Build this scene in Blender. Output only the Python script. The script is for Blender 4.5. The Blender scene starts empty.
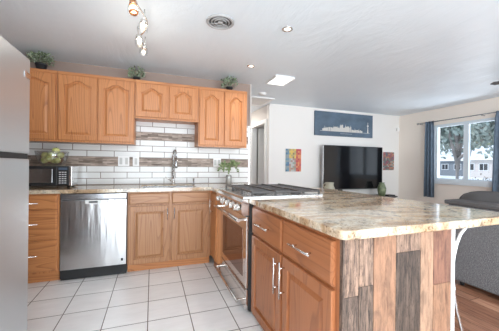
import bpy, bmesh, math, random
from mathutils import Vector, Matrix
random.seed(4)
S = bpy.context.scene
PI = math.pi
# ---------------------------------------------------------------- camera
cam = bpy.data.cameras.new('camera'); co = bpy.data.objects.new('camera', cam); S.collection.objects.link(co)
F = Vector((0.3424483, 0.9395366, -0.0000979)); Rv = Vector((0.9394855, -0.3424286, 0.0104729)); U = Vector((-0.0098062, 0.0036784, 0.9999451))
M4 = Matrix((Rv, U, -F)).transposed().to_4x4(); M4.translation = (0, 0, 1.1734)
co.matrix_world = M4
cam.sensor_width = 36; cam.lens = 267.0 / 499 * 36; cam.clip_start = .05; cam.clip_end = 400
S.camera = co
# ---------------------------------------------------------------- world, lights, exposure
S.view_settings.view_transform = 'Standard'; S.view_settings.look = 'None'
S.view_settings.exposure = 0.03; S.view_settings.gamma = 1; S.view_settings.use_curve_mapping = False
w = bpy.data.worlds.new('world'); S.world = w; w.use_nodes = True
nt = w.node_tree; bg = nt.nodes['Background']
tc = nt.nodes.new('ShaderNodeTexCoord'); sx = nt.nodes.new('ShaderNodeSeparateXYZ'); cr = nt.nodes.new('ShaderNodeValToRGB')
nt.links.new(tc.outputs['Generated'], sx.inputs[0]); nt.links.new(sx.outputs['Z'], cr.inputs[0]); nt.links.new(cr.outputs[0], bg.inputs[0])
cr.color_ramp.elements[0].position = 0.0; cr.color_ramp.elements[0].color = (.80, .90, 1, 1)
cr.color_ramp.elements[1].position = .6; cr.color_ramp.elements[1].color = (.52, .72, 1, 1)
bg.inputs[1].default_value = 1.7

def area(name, loc, rot, sx_, sy_, power, col=(1, 1, 1)):
    l = bpy.data.lights.new(name, 'AREA'); l.shape = 'RECTANGLE'; l.size = sx_; l.size_y = sy_; l.energy = power; l.color = col
    o = bpy.data.objects.new(name, l); o.location = loc; o.rotation_euler = rot; S.collection.objects.link(o); return o
# daylight through the window on the right wall; the area lamps after it are added fill
pw_ = area('window_portal', (5.68, 3.03, 1.50), (0, math.radians(90), 0), 1.05, 1.7, 1); pw_.data.cycles.is_portal = True
area('rear_fill', (1.6, -2.95, 1.3), (math.radians(90), 0, 0), 5.6, 2.1, 175, (.88, .95, 1))  # added fill lamp behind the camera, stands in for daylight
area('rear_uplight_fill', (1.6, -2.85, .5), (math.radians(140), 0, 0), 5.6, .8, 140, (.82, .92, 1))  # added uplight at the rear, brightens the ceiling
area('window_uplight_fill', (7.0, 3.0, .30), (0, math.radians(118), 0), .9, 2.6, 90, (.88, .95, 1))  # added uplight hidden below the sill, aimed at the ceiling
area('left_fill', (-1.40, -1.5, 1.45), (0, math.radians(-90), 0), 1.1, 1.5, 75, (.92, .96, 1))  # added lamp with no known window, brightens the right wall
area('hall_fill', (1.52, 5.65, 2.36), (0, 0, 0), .25, .25, 14, (1, .96, .9))  # added unseen fill for the hall, no fixture built
sun = bpy.data.lights.new('sun', 'SUN'); sun.energy = 2.6; sun.angle = .05; sun.color = (1, .96, .9); so = bpy.data.objects.new('sun', sun)
so.rotation_euler = Vector((-.55, .75, .62)).to_track_quat('Z', 'Y').to_euler(); S.collection.objects.link(so)

# ---------------------------------------------------------------- materials
def mat(name, col, rough=.5, metal=0, spec=None, emit=None, estr=0, trans=0, coat=0):
    m = bpy.data.materials.new(name); m.use_nodes = True; b = m.node_tree.nodes['Principled BSDF']
    b.inputs['Base Color'].default_value = (*col, 1); b.inputs['Roughness'].default_value = rough; b.inputs['Metallic'].default_value = metal
    if spec is not None: b.inputs['Specular IOR Level'].default_value = spec
    if emit: b.inputs['Emission Color'].default_value = (*emit, 1); b.inputs['Emission Strength'].default_value = estr
    if trans: b.inputs['Transmission Weight'].default_value = trans
    if coat: b.inputs['Coat Weight'].default_value = coat
    return m
def N(m, t): return m.node_tree.nodes.new(t)
def Lk(m, a, b): m.node_tree.links.new(a, b)
def ramp(m, src, stops):
    r = N(m, 'ShaderNodeValToRGB'); e = r.color_ramp.elements
    while len(e) < len(stops): e.new(.5)
    for k, (p, c) in enumerate(stops): e[k].position = p; e[k].color = (*c, 1)
    Lk(m, src, r.inputs[0]); return r.outputs[0]
def coords(m, scale=(1, 1, 1), kind='Object', rot=(0, 0, 0), loc=(0, 0, 0)):
    t = N(m, 'ShaderNodeTexCoord'); mp = N(m, 'ShaderNodeMapping')
    mp.inputs['Scale'].default_value = scale; mp.inputs['Rotation'].default_value = rot; mp.inputs['Location'].default_value = loc
    Lk(m, t.outputs[kind], mp.inputs[0]); return mp.outputs[0]
def noise(m, vec, sc, det=4, ro=.6, dist=0):
    n = N(m, 'ShaderNodeTexNoise'); n.inputs['Scale'].default_value = sc; n.inputs['Detail'].default_value = det
    n.inputs['Roughness'].default_value = ro; n.inputs['Distortion'].default_value = dist; Lk(m, vec, n.inputs['Vector']); return n.outputs['Fac']
def mixc(m, fac, a, b, mode='MIX'):
    x = N(m, 'ShaderNodeMix'); x.data_type = 'RGBA'; x.blend_type = mode
    for i, v in ((0, fac), (6, a), (7, b)):
        if isinstance(v, (int, float)): x.inputs[i].default_value = v
        elif isinstance(v, tuple): x.inputs[i].default_value = (*v, 1)
        else: Lk(m, v, x.inputs[i])
    return x.outputs[2]
def bump(m, h, s=.1, d=.01):
    b = N(m, 'ShaderNodeBump'); b.inputs['Strength'].default_value = s; b.inputs['Distance'].default_value = d
    Lk(m, h, b.inputs['Height']); Lk(m, b.outputs[0], m.node_tree.nodes['Principled BSDF'].inputs['Normal'])
def base(m, c): Lk(m, c, m.node_tree.nodes['Principled BSDF'].inputs['Base Color'])

def oak(name, axis, light=(.56, .235, .085), mid=(.44, .165, .055), dark=(.20, .06, .02), off=(0, 0, 0)):
    m = mat(name, mid, .38)
    sc = [5.5, 5.5, 5.5]; sc[axis] = .42
    n0 = noise(m, coords(m, tuple(sc), loc=off), 1.0, 1, .4, .25)
    mu = N(m, 'ShaderNodeMath'); mu.operation = 'MULTIPLY'; mu.inputs[1].default_value = 20; Lk(m, n0, mu.inputs[0])
    fr_n = N(m, 'ShaderNodeMath'); fr_n.operation = 'FRACT'; Lk(m, mu.outputs[0], fr_n.inputs[0])
    sc2 = [60, 60, 60]; sc2[axis] = 2.2
    f = noise(m, coords(m, tuple(sc2)), 3, 3, .7)
    a = ramp(m, fr_n.outputs[0], [(0, dark), (.16, mid), (.6, light), (.93, light), (1, dark)])
    b = ramp(m, f, [(.3, mid), (.7, light)])
    c = mixc(m, .5, a, b)
    base(m, c)
    return m
M = {}
M['oak_v'] = oak('oak_vertical', 2)
M['oak_h'] = oak('oak_horizontal', 0)
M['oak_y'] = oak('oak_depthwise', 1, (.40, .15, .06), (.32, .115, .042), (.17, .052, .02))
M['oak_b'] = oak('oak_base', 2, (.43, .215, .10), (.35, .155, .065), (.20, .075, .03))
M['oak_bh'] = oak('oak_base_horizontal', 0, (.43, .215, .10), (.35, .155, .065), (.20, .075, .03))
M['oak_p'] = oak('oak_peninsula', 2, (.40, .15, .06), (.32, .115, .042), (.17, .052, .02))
M['steel'] = mat('brushed_steel', (.62, .62, .62), .24, 1)
bump(M['steel'], noise(M['steel'], coords(M['steel'], (9, 9, 1.2)), 1.6, 2, .5), .18, .02)
M['steel_f'] = mat('fridge_steel', (.50, .515, .525), .34, .7)
v = coords(M['steel_f'], (1, 1, 1)); 
M['mirror'] = mat('polished_steel', (.74, .70, .67), .10, 1)
M['steel_d'] = mat('dark_steel', (.42, .42, .43), .26, 1)
M['chrome'] = mat('satin_nickel', (.78, .76, .73), .22, 1)
M['black'] = mat('black_plastic', (.015, .015, .016), .4)
M['iron'] = mat('cast_iron', (.075, .068, .066), .3)
M['gap'] = mat('dark_rubber', (.02, .02, .02), .7)
M['white'] = mat('white_paint', (.86, .86, .85), .45)
M['whitep'] = mat('white_plastic', (.85, .84, .82), .35)
M['screen'] = mat('glossy_screen', (.008, .008, .009), .09)
M['display'] = mat('display_glass', (.03, .03, .035), .12)
M['btn'] = mat('printed_buttons', (.75, .75, .75), .5)
M['ventm'] = mat('vent_enamel', (.42, .42, .42), .45)
M['socket'] = mat('socket_grey', (.55, .54, .52), .4)
M['copper'] = mat('copper', (.75, .36, .18), .25, 1)
# ceiling: satin paint over a faintly trowelled surface
M['ceil'] = m = mat('ceiling_paint', (.70, .71, .72), .42)
v = coords(m, (1, .45, 1), rot=(0, 0, .55)); n1 = noise(m, v, 2.2, 6, .62, .6); bump(m, n1, .45, .05)
base(m, ramp(m, noise(m, coords(m), 1.3, 4), [(.3, (.79, .86, .91)), (.7, (.83, .90, .95))]))
def wallm(name, c):
    m = mat(name, c, .6); bump(m, noise(m, coords(m), 60, 3), .05, .004); return m
M['wall'] = wallm('wall_paint_white', (.86, .835, .80))
M['wall_w'] = wallm('wall_paint_cream', (.92, .83, .74))
M['taupe'] = wallm('wall_paint_taupe', (.33, .245, .205))
M['hall'] = wallm('wall_paint_hall', (.62, .58, .55))
# floor tile
M['tile'] = m = mat('floor_tile', (.7, .66, .62), .32)
v = coords(m, loc=(-.04, -.27, 0)); b = N(m, 'ShaderNodeTexBrick'); b.offset = 0; b.inputs['Scale'].default_value = 1
for k_, v_ in (('Brick Width', .31), ('Row Height', .31), ('Mortar Size', .0036), ('Mortar Smooth', .1), ('Bias', 0)): b.inputs[k_].default_value = v_
b.inputs['Color1'].default_value = (.90, .88, .865, 1); b.inputs['Color2'].default_value = (.85, .83, .815, 1); b.inputs['Mortar'].default_value = (.13, .10, .08, 1)
Lk(m, v, b.inputs['Vector'])
n_ = noise(m, coords(m, (1, 4, 1)), 5, 5, .65)
base(m, mixc(m, .5, b.outputs[0], ramp(m, n_, [(.3, (.80, .79, .78)), (.7, (1, 1, 1))]), 'MULTIPLY'))
# wood floor
M['wood'] = m = mat('wood_floor', (.42, .22, .12), .25)
v = coords(m, rot=(0, 0, PI / 2)); b = N(m, 'ShaderNodeTexBrick'); b.inputs['Scale'].default_value = 1
for k_, v_ in (('Brick Width', 1.1), ('Row Height', .125), ('Mortar Size', .0015)): b.inputs[k_].default_value = v_
b.inputs['Color1'].default_value = (.58, .31, .20, 1); b.inputs['Color2'].default_value = (.30, .135, .08, 1); b.inputs['Mortar'].default_value = (.07, .03, .02, 1)
Lk(m, v, b.inputs['Vector']); n_ = noise(m, coords(m, (26, 1.6, 1)), 2, 5, .7)
base(m, mixc(m, .75, b.outputs[0], ramp(m, n_, [(.32, (.42, .38, .36)), (.6, (1.15, 1.1, 1.05))]), 'MULTIPLY'))
# granite
M['granite'] = m = mat('granite', (.7, .62, .52), .09)
v = coords(m); vn = coords(m, (1, 2.6, 1), rot=(0, 0, .35))
big = noise(m, vn, 2.0, 5, .6, 1.2); fine = noise(m, v, 70, 3, .75); medn = noise(m, v, 18, 5, .7, .5)
c1 = ramp(m, big, [(.34, (.34, .21, .12)), (.44, (.52, .39, .27)), (.54, (.66, .59, .49)), (.68, (.56, .50, .42))])
c2 = ramp(m, fine, [(.34, (.30, .22, .16)), (.45, (.9, .86, .8)), (.66, (1.1, 1.08, 1.04))])
c3 = ramp(m, medn, [(.33, (.34, .30, .28)), (.46, (1, 1, 1)), (.62, (1.08, 1.0, .88))])
base(m, mixc(m, .85, mixc(m, .85, c1, c2, 'MULTIPLY'), c3, 'MULTIPLY'))
# backsplash
def brickmat(name, bw, rh, c1, c2, mo, ms, rough, off=.5, locz=0, bias=0, sq=1):
    m = mat(name, c1, rough); v = coords(m, kind='UV', loc=(0, locz, 0)); b = N(m, 'ShaderNodeTexBrick'); b.offset = off
    for k_, v_ in (('Scale', 1), ('Brick Width', bw), ('Row Height', rh), ('Mortar Size', ms), ('Mortar Smooth', .1), ('Bias', bias)): b.inputs[k_].default_value = v_
    b.inputs['Color1'].default_value = (*c1, 1); b.inputs['Color2'].default_value = (*c2, 1); b.inputs['Mortar'].default_value = (*mo, 1)
    Lk(m, v, b.inputs['Vector']); base(m, b.outputs[0]); return m, b, v
M['subway'], b_, v_ = brickmat('subway_tile', .30, .0765, (.78, .775, .76), (.72, .715, .70), (.26, .22, .19), .0046, .22)
M['mosaic'], b_, v_ = brickmat('stick_mosaic', .13, .0187, (.44, .36, .31), (.15, .11, .085), (.30, .25, .21), .0012, .5, .37)
m = M['mosaic']; n_ = noise(m, coords(m, (9, 50, 1), 'UV'), 1, 2, .5)
base(m, mixc(m, .9, b_.outputs[0], ramp(m, n_, [(.3, (.55, .5, .46)), (.5, (1, .95, .9)), (.7, (1.35, 1.32, 1.3))]), 'MULTIPLY'))
# reclaimed planks
def plank(name, light, dark, th, seed, sp=.5):
    m = mat(name, light, .6); v = coords(m, (26, 26, 2.2), loc=(seed, seed, seed)); a = noise(m, v, 3.0, 6, .75, .4)
    v2 = coords(m, (14, 14, 4.5), loc=(seed, 0, seed)); bb = noise(m, v2, 1.6, 4, .6, 1)
    sp_ = noise(m, coords(m, (1, 1, .35)), 90, 4, .8)
    c = ramp(m, a, [(th - .12, dark), (th + .10, light)])
    c = mixc(m, .6, c, ramp(m, bb, [(.35, (.45, .40, .38)), (.5, (.95, .9, .86)), (.62, (1.2, 1.12, 1.05))]), 'MULTIPLY')
    c = mixc(m, sp, c, ramp(m, sp_, [(.36, (.25, .2, .18)), (.47, (1, 1, 1))]), 'MULTIPLY')
    base(m, c); return m
M['pl_tan'] = plank('plank_tan', (.30, .165, .10), (.14, .062, .032), .42, 3, .25)
M['pl_ltan'] = plank('plank_pale', (.35, .22, .145), (.19, .105, .066), .42, 9, .2)
M['pl_grey'] = plank('plank_grey', (.20, .135, .10), (.022, .014, .01), .5, 15, .6)
M['pl_dgrey'] = plank('plank_dark_grey', (.115, .08, .06), (.018, .012, .009), .5, 21, .6)
M['pl_pink'] = plank('plank_reddish', (.24, .115, .075), (.10, .045, .03), .45, 27, .3)
M['pl_white'] = plank('plank_whitewashed', (.32, .21, .15), (.055, .033, .024), .48, 33, .7)
# fabric
M['sofa'] = m = mat('grey_tweed', (.2, .2, .2), .9)
base(m, ramp(m, noise(m, coords(m), 130, 3, .8), [(.36, (.07, .07, .075)), (.55, (.20, .20, .205)), (.7, (.42, .42, .42))]))
M['sofa_d'] = mat('dark_grey_fabric', (.10, .095, .095), .85)
M['curtain'] = m = mat('blue_curtain', (.16, .25, .36), .75)
base(m, ramp(m, noise(m, coords(m, (1, 1, .3)), 40, 3), [(.3, (.095, .135, .185)), (.7, (.155, .21, .275))]))
# glass for window panes
def glassy(name, tint, gl=.10, rough=.02):
    m = bpy.data.materials.new(name); m.use_nodes = True; t = m.node_tree; t.nodes.clear()
    o = t.nodes.new('ShaderNodeOutputMaterial'); mx = t.nodes.new('ShaderNodeMixShader'); a = t.nodes.new('ShaderNodeBsdfTransparent'); g = t.nodes.new('ShaderNodeBsdfGlossy')
    a.inputs[0].default_value = (*tint, 1); g.inputs['Roughness'].default_value = rough; mx.inputs[0].default_value = gl
    t.links.new(a.outputs[0], mx.inputs[1]); t.links.new(g.outputs[0], mx.inputs[2]); t.links.new(mx.outputs[0], o.inputs[0]); return m
M['pane'] = glassy('window_glass', (.97, .985, 1), .05)
M['clear'] = glassy('clear_glass', (.93, .94, .94), .16, .05)
M['leaf'] = m = mat('leaf_green', (.10, .17, .07), .55)
base(m, ramp(m, noise(m, coords(m), 60, 2), [(.35, (.07, .10, .055)), (.5, (.20, .27, .15)), (.62, (.50, .56, .44))]))
M['leafb'] = m = mat('leaf_bright', (.2, .34, .08), .5)
base(m, ramp(m, noise(m, coords(m), 30, 2), [(.35, (.09, .14, .05)), (.65, (.30, .38, .17))]))
M['pot'] = mat('dark_pot', (.03, .032, .036), .4)
M['apple'] = m = mat('green_apple', (.50, .58, .14), .3)
base(m, ramp(m, noise(m, coords(m), 14, 2), [(.35, (.46, .52, .14)), (.65, (.80, .78, .34))]))
M['bulb'] = mat('lit_bulb', (1, .9, .75), .4, emit=(1, .84, .62), estr=2.2)
M['lamp'] = mat('lit_diffuser', (1, 1, 1), .4, emit=(1, .97, .92), estr=1.6)

# ---------------------------------------------------------------- mesh helpers
class MB:
    def __init__(s): s.bm = bmesh.new(); s.mats = []
    def _mi(s, faces, m):
        if m is None: return
        if m not in s.mats: s.mats.append(m)
        for f in faces: f.material_index = s.mats.index(m)
    def box(s, x0, x1, y0, y1, z0, z1, bev=0, m=None, seg=2):
        old = set(s.bm.faces); r = bmesh.ops.create_cube(s.bm, size=1); vs = r['verts']
        for v in vs: v.co = Vector(((x0 + x1) / 2 + v.co.x * (x1 - x0), (y0 + y1) / 2 + v.co.y * (y1 - y0), (z0 + z1) / 2 + v.co.z * (z1 - z0)))
        if bev: bmesh.ops.bevel(s.bm, geom=list({e for v in vs for e in v.link_edges}), offset=bev, segments=seg, affect='EDGES', profile=.5)
        if m is not None: s._mi([f for f in s.bm.faces if f not in old], m)
        return s
    def loops(s, loops, cap0=True, cap1=True, m=None, smooth=False, close=True):
        ls = [[s.bm.verts.new(p) for p in lp] for lp in loops]; fs = []; n = len(ls[0])
        for a, b in zip(ls, ls[1:]):
            for i in range(n if close else n - 1):
                j = (i + 1) % n
                try: fs.append(s.bm.faces.new((a[i], a[j], b[j], b[i])))
                except ValueError: pass
        if smooth:
            for f in fs: f.smooth = True
        if cap0: fs.append(s.bm.faces.new(ls[0][::-1]))
        if cap1: fs.append(s.bm.faces.new(ls[-1]))
        s._mi(fs, m); return s
    def tube(s, pts, r, n=8, m=None, cap=True):
        pts = [Vector(p) for p in pts]; rs = r if isinstance(r, (list, tuple)) else [r] * len(pts); lps = []
        ref = None
        for i, p in enumerate(pts):
            d = (pts[min(i + 1, len(pts) - 1)] - pts[max(i - 1, 0)]).normalized()
            if ref is None: ref = d.orthogonal().normalized()
            a = (ref - d * ref.dot(d)).normalized(); ref = a; b = d.cross(a)
            lps.append([p + (a * math.cos(t) + b * math.sin(t)) * rs[i] for t in [2 * PI * k / n for k in range(n)]])
        return s.loops(lps, cap, cap, m, True)
    def lathe(s, c, prof, n=20, m=None, ax='z', cap=True):
        lps = []
        for r, h in prof:
            lp = []
            for k in range(n):
                t = 2 * PI * k / n; a, b = r * math.cos(t), r * math.sin(t)
                lp.append(Vector(c) + Vector((a, b, h) if ax == 'z' else ((h, a, b) if ax == 'x' else (a, h, b))))
            lps.append(lp)
        return s.loops(lps, cap, cap, m, True)
    def sphere(s, c, r, m=None, sc=(1, 1, 1), seg=14):
        rr = bmesh.ops.create_uvsphere(s.bm, u_segments=seg, v_segments=seg // 2 + 2, radius=r)
        for v in rr['verts']: v.co = Vector((v.co.x * sc[0], v.co.y * sc[1], v.co.z * sc[2])) + Vector(c)
        fs = {f for v in rr['verts'] for f in v.link_faces}
        for f in fs: f.smooth = True
        s._mi(fs, m); return s
    def poly(s, pts, d, m=None):   # extruded outline
        d = Vector(d); return s.loops([[Vector(p) for p in pts], [Vector(p) + d for p in pts]], m=m)
    def quad(s, pts, m=None):
        f = s.bm.faces.new([s.bm.verts.new(p) for p in pts]); s._mi([f], m); return s
def obj(name, mb, material=None, parent=None, fix=True):
    """one mesh object; geometry is written in world coordinates and moved to its parent's origin"""
    me = bpy.data.meshes.new(name); o = bpy.data.objects.new(name, me); bm = mb.bm
    if fix: bmesh.ops.recalc_face_normals(bm, faces=bm.faces)
    if parent is not None:
        org = parent.location if parent.parent is None else parent.parent.location
        bmesh.ops.translate(bm, verts=bm.verts, vec=-Vector(org)); o.parent = parent
    else:
        pts = [v.co for v in bm.verts]
        c = Vector(((min(p.x for p in pts) + max(p.x for p in pts)) / 2, (min(p.y for p in pts) + max(p.y for p in pts)) / 2, min(p.z for p in pts)))
        bmesh.ops.translate(bm, verts=bm.verts, vec=-c); o.location = c
    bm.to_mesh(me); bm.free()
    ms = list(mb.mats) if mb.mats else []
    if ms:
        for k in ms: me.materials.append(k)
    elif material: me.materials.append(material)
    S.collection.objects.link(o); return o
def part(name, mb, material, parent, label=None):
    o = obj(name, mb, material, parent)
    if label: o['label'] = label
    return o
def tag(o, label, cat, group=None, kind=None):
    o['label'] = label; o['category'] = cat
    if group: o['group'] = group
    if kind: o['kind'] = kind
    return o
def thing(name, loc, label, cat, group=None):
    o = bpy.data.objects.new(name, None); o.location = loc; o.empty_display_size = .05; S.collection.objects.link(o); return tag(o, label, cat, group)
def struct(name, mb, material, parent=None):
    o = obj(name, mb, material, parent)
    if parent is None: o['kind'] = 'structure'
    return o
def single(name, mb, material, label, cat, group=None): return tag(obj(name, mb, material), label, cat, group)
def B(*a, **k): return MB().box(*a, **k)

# ---------------------------------------------------------------- levels
ZC = 2.386; YB = 3.751; YL = 4.771; XW = 5.531; XL = -1.45; CT = .914; CU = .876; YF = 3.131; YU = 3.416; XI = .748
# ---------------------------------------------------------------- room shell
struct('floor', B(XL - .1, 1.43, -3.0, 6.1, -.1, 0), M['tile'])
struct('floor', B(1.43, XW + .1, -3.0, 6.1, -.1, 0), M['wood'])
struct('ceiling', B(XL - .1, XW + .1, -3.0, 6.1, ZC, ZC + .12), M['ceil'])
wm = MB(); wm.box(XL - .12, XL, -.75, 3.87, 0, ZC); wm.box(XL - .12, XL, -3, -2.25, 0, ZC); wm.box(XL - .12, XL, -2.25, -.75, 0, .9); wm.box(XL - .12, XL, -2.25, -.75, 2.0, ZC)  # wall gap behind the camera is made up for the added fill lamp
struct('wall_left', wm, M['taupe'])
struct('wall_kitchen_back', B(XL, 1.36, YB, YB + .12, 0, ZC), M['taupe'])
struct('wall_living_back', B(2.14, XW, YL, YL + .12, 0, ZC), M['wall'])
struct('wall_hall_left', B(1.24, 1.36, YB + .12, 6.0, 0, ZC), M['hall'])
struct('wall_hall_back', B(1.24, 4.0, 6.0, 6.1, 0, ZC), M['hall'])
# hall right wall with a door opening (y 4.98 .. 5.78)
wm = MB(); wm.box(2.14, 2.26, YL + .12, 4.97, 0, ZC); wm.box(2.14, 2.26, 5.74, 6.0, 0, ZC); wm.box(2.14, 2.26, 4.97, 5.74, 2.03, ZC)
struct('wall_hall_right', wm, M['hall'])
# right wall with window opening y 2.2..3.87, z .97..2.05
y0, y1, z0, z1 = 2.16, 3.895, .925, 2.025
wm = MB(); wm.box(XW, XW + .14, -3, y0, 0, ZC); wm.box(XW, XW + .14, y1, YL + .12, 0, ZC); wm.box(XW, XW + .14, y0, y1, 0, z0); wm.box(XW, XW + .14, y0, y1, z1, ZC)
struct('wall_right', wm, M['wall_w'])
# unseen rear wall; its wide opening is made up to let light in
wm = MB(); wm.box(XL, -1.15, -3.1, -3, 0, ZC); wm.box(4.4, XW, -3.1, -3, 0, ZC); wm.box(-1.15, 4.4, -3.1, -3, 2.32, ZC); wm.box(-1.15, 4.4, -3.1, -3, 0, .25)
for x in (.7, 2.55): wm.box(x - .04, x + .04, -3.1, -3, .25, 2.32)
struct('wall_rear', wm, M['wall'])
# crown line of living back wall and baseboards
struct('trim_1', B(2.14, XW, YL - .012, YL, ZC - .035, ZC), M['wall'])
struct('baseboard_back', B(2.14, XW, YL - .015, YL, 0, .09), M['white'])
struct('baseboard_right', B(XW - .015, XW, -3, YL - .015, 0, .09), M['white'])
struct('trim_2', B(1.362, 1.380, YB - .012, YB + .12, CT, ZC), M['hall'])
# hall door
d = MB(); x = 2.14
d.box(x - .02, x + .0, 4.88, 4.97, 0, 2.11, .004); d.box(x - .02, x, 5.74, 5.83, 0, 2.11, .004); d.box(x - .02, x, 4.97, 5.74, 2.03, 2.11, .004)
d.box(x, x + .12, 4.97, 4.985, 0, 2.03); d.box(x, x + .12, 5.725, 5.74, 0, 2.03)
dr = struct('door_1', d, M['white'])
dl = MB(); dl.box(2.30, 3.05, 5.70, 5.735, .01, 2.02); struct('door_leaf', dl, M['whitep'], dr)
dk = MB(); dk.sphere((2.98, 5.68, .98), .028); dk.tube([(2.98, 5.70, .98), (2.98, 5.66, .98)], .012); struct('door_knob', dk, M['chrome'], dr)
# ceiling attic hatch with white trim
h = MB(); a0, a1, b0, b1 = 1.37, 2.06, 4.36, 5.0
h.box(a0, a1, b0, b0 + .06, ZC - .02, ZC); h.box(a0, a1, b1 - .06, b1, ZC - .02, ZC); h.box(a0, a0 + .05, b0 + .06, b1 - .06, ZC - .02, ZC); h.box(a1 - .05, a1, b0 + .06, b1 - .06, ZC - .02, ZC)
hr = thing('attic_hatch', (1.7, 4.7, ZC - .02), 'white framed attic hatch in the ceiling at the hall entrance', 'hatch')
part('frame', h, M['white'], hr); part('panel', B(a0 + .05, a1 - .05, b0 + .06, b1 - .06, ZC - .008, ZC), M['wall'], hr)

# backsplash, as quads with metric UVs
def band(bm_, uv, x0, x1, z0, z1, v0, y=YB - .009):
    f = bm_.bm.faces.new([bm_.bm.verts.new(p) for p in ((x0, y, z0), (x1, y, z0), (x1, y, z1), (x0, y, z1))])
    for l, (a, b) in zip(f.loops, ((x0, v0), (x1, v0), (x1, v0 + z1 - z0), (x0, v0 + z1 - z0))): l[uv].uv = (a + 3.0, b)
    return f
def tileset(name, rects, material):
    mb = MB(); uv = mb.bm.loops.layers.uv.new('UVMap')
    for x0, x1, z0, z1, v0 in rects:
        band(mb, uv, x0, x1, z0, z1, v0)
        y = YB - .009
        for q in (((x1, y, z0), (x1, YB, z0), (x1, YB, z1), (x1, y, z1)), ((x0, y, z1), (x1, y, z1), (x1, YB, z1), (x0, YB, z1)), ((x0, y, z0), (x1, y, z0), (x1, YB, z0), (x0, YB, z0))): mb.quad(q)
    return obj(name, mb, material, None, fix=False)
r = .0765
o = tileset('wall_tile', [(XL, 1.345, CT, CT + 3.06 * r, 5 * r + r - .06 * r), (XL, 1.345, 1.262, 1.493, 10 * r), (XL, 1.345, 1.593, 1.76, 16 * r)], M['subway']); o['kind'] = 'structure'
o = tileset('wall_mosaic', [(XL, 1.345, CT + 3.06 * r, 1.262, 0), (XL, 1.345, 1.493, 1.593, .2)], M['mosaic']); o['kind'] = 'structure'
struct('trim_3', B(1.345, 1.362, YB - .014, YB, CT, 1.76), M['chrome'])

# ---------------------------------------------------------------- cabinet fronts
def faceY(X0, Yf, Z0): return lambda u, v, w: Vector((X0 + u, Yf - w, Z0 + v))          # front faces the camera (-Y)
def faceX(Xf, Y1, Z0): return lambda u, v, w: Vector((Xf - w, Y1 - u, Z0 + v))          # front faces -X, u runs towards the camera
def rect_loop(m, W, H, inset, w, arch, nt=17, ns=4):
    x0, x1, v0, v1 = inset, W - inset, inset, H - inset; pts = []
    for k in range(ns): pts.append((x0 + (x1 - x0) * k / ns, v0))
    for k in range(ns): pts.append((x1, v0 + (v1 - arch - v0) * k / ns))
    for k in range(nt):
        s = 1 - k / (nt - 1); t = abs(s - .5) * 2
        a = 0 if t > .80 else (.5 + .5 * math.cos(t / .80 * PI)) ** .62
        pts.append((x0 + (x1 - x0) * s, v1 - arch + arch * a))
    for k in range(ns): pts.append((x0, v1 - arch - (v1 - arch - v0) * k / ns if k else v1 - arch))
    return [m(u, v, w) for u, v in pts]
def raised_door(m, W, H, arch=0, st=.055):
    t = .019; mb = MB()
    L_ = [rect_loop(m, W, H, 0, 0, 0), rect_loop(m, W, H, 0, t - .004, 0), rect_loop(m, W, H, .004, t, 0), rect_loop(m, W, H, st, t, arch),
          rect_loop(m, W, H, st + .003, t - .015, arch), rect_loop(m, W, H, st + .014, t - .015, arch), rect_loop(m, W, H, st + .034, t - .003, arch * .97)]
    mb.loops(L_, True, True); return mb
def slab_front(m, W, H):
    t = .019; mb = MB()
    mb.loops([rect_loop(m, W, H, 0, 0, 0), rect_loop(m, W, H, 0, t - .007, 0), rect_loop(m, W, H, .010, t, 0)], True, True); return mb
def fbox(m, u0, u1, v0, v1, w0, w1, mb=None, bev=0):
    a, b = m(u0, v0, w0), m(u1, v1, w1); mb = mb or MB()
    mb.box(min(a.x, b.x), max(a.x, b.x), min(a.y, b.y), max(a.y, b.y), min(a.z, b.z), max(a.z, b.z), bev); return mb
def bar(m, u, v, length, vert, w0=.019, so=.032, r=.0055):
    mb = MB()
    if vert: ends = ((u, v), (u, v + length)); posts = ((u, v + length * .17), (u, v + length * .83))
    else: ends = ((u, v), (u + length, v)); posts = ((u + length * .17, v), (u + length * .83, v))
    mb.tube([m(*ends[0], w0 + so), m(*ends[1], w0 + so)], r, 8)
    for q in posts: mb.tube([m(*q, w0), m(*q, w0 + so)], r * .8, 6)
    return mb

# upper cabinets
def upper(x0, x1, zb, doors, label, zt=2.168, arch=.050):
    t = thing('upper_cabinet', ((x0 + x1) / 2, YB, zb), label, 'cabinet', 'oak wall cabinets over the counter')
    bx = MB(); bx.box(x0 + .0005, x1 - .0005, YU + .019, YB - .001, zb, zt); bx.box(x0 + .0005, x1 - .0005, YU - .0, YU + .019, zb - .012, zt + .0)
    part('body', bx, M['oak_v'], t)
    part('top_moulding', B(x0 + .0005, x1 - .0005, YU - .006, YU + .0, zt - .028, zt + .004, .002), M['oak_h'], t)
    n = len(doors)
    for a, b in doors:
        mm = faceY(a, YU, zb + .008)
        part('door', raised_door(mm, b - a, zt - zb - .042, arch), M['oak_v'], t)
    return t
upper(-1.44, -.968, 1.421, [(-1.375, -.985)], 'single door oak wall cabinet next to the refrigerator')
upper(-.966, -.200, 1.421, [(-.955, -.588), (-.577, -.207)], 'tall double door oak wall cabinet above the dishwasher')
upper(-.198, .546, 1.728, [(-.188, .163), (.187, .512)], 'short double door oak wall cabinet above the sink')
upper(.548, 1.20, 1.421, [(.560, .862), (.886, 1.180)], 'narrow double door oak wall cabinet at the right end above the small plant')

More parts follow.
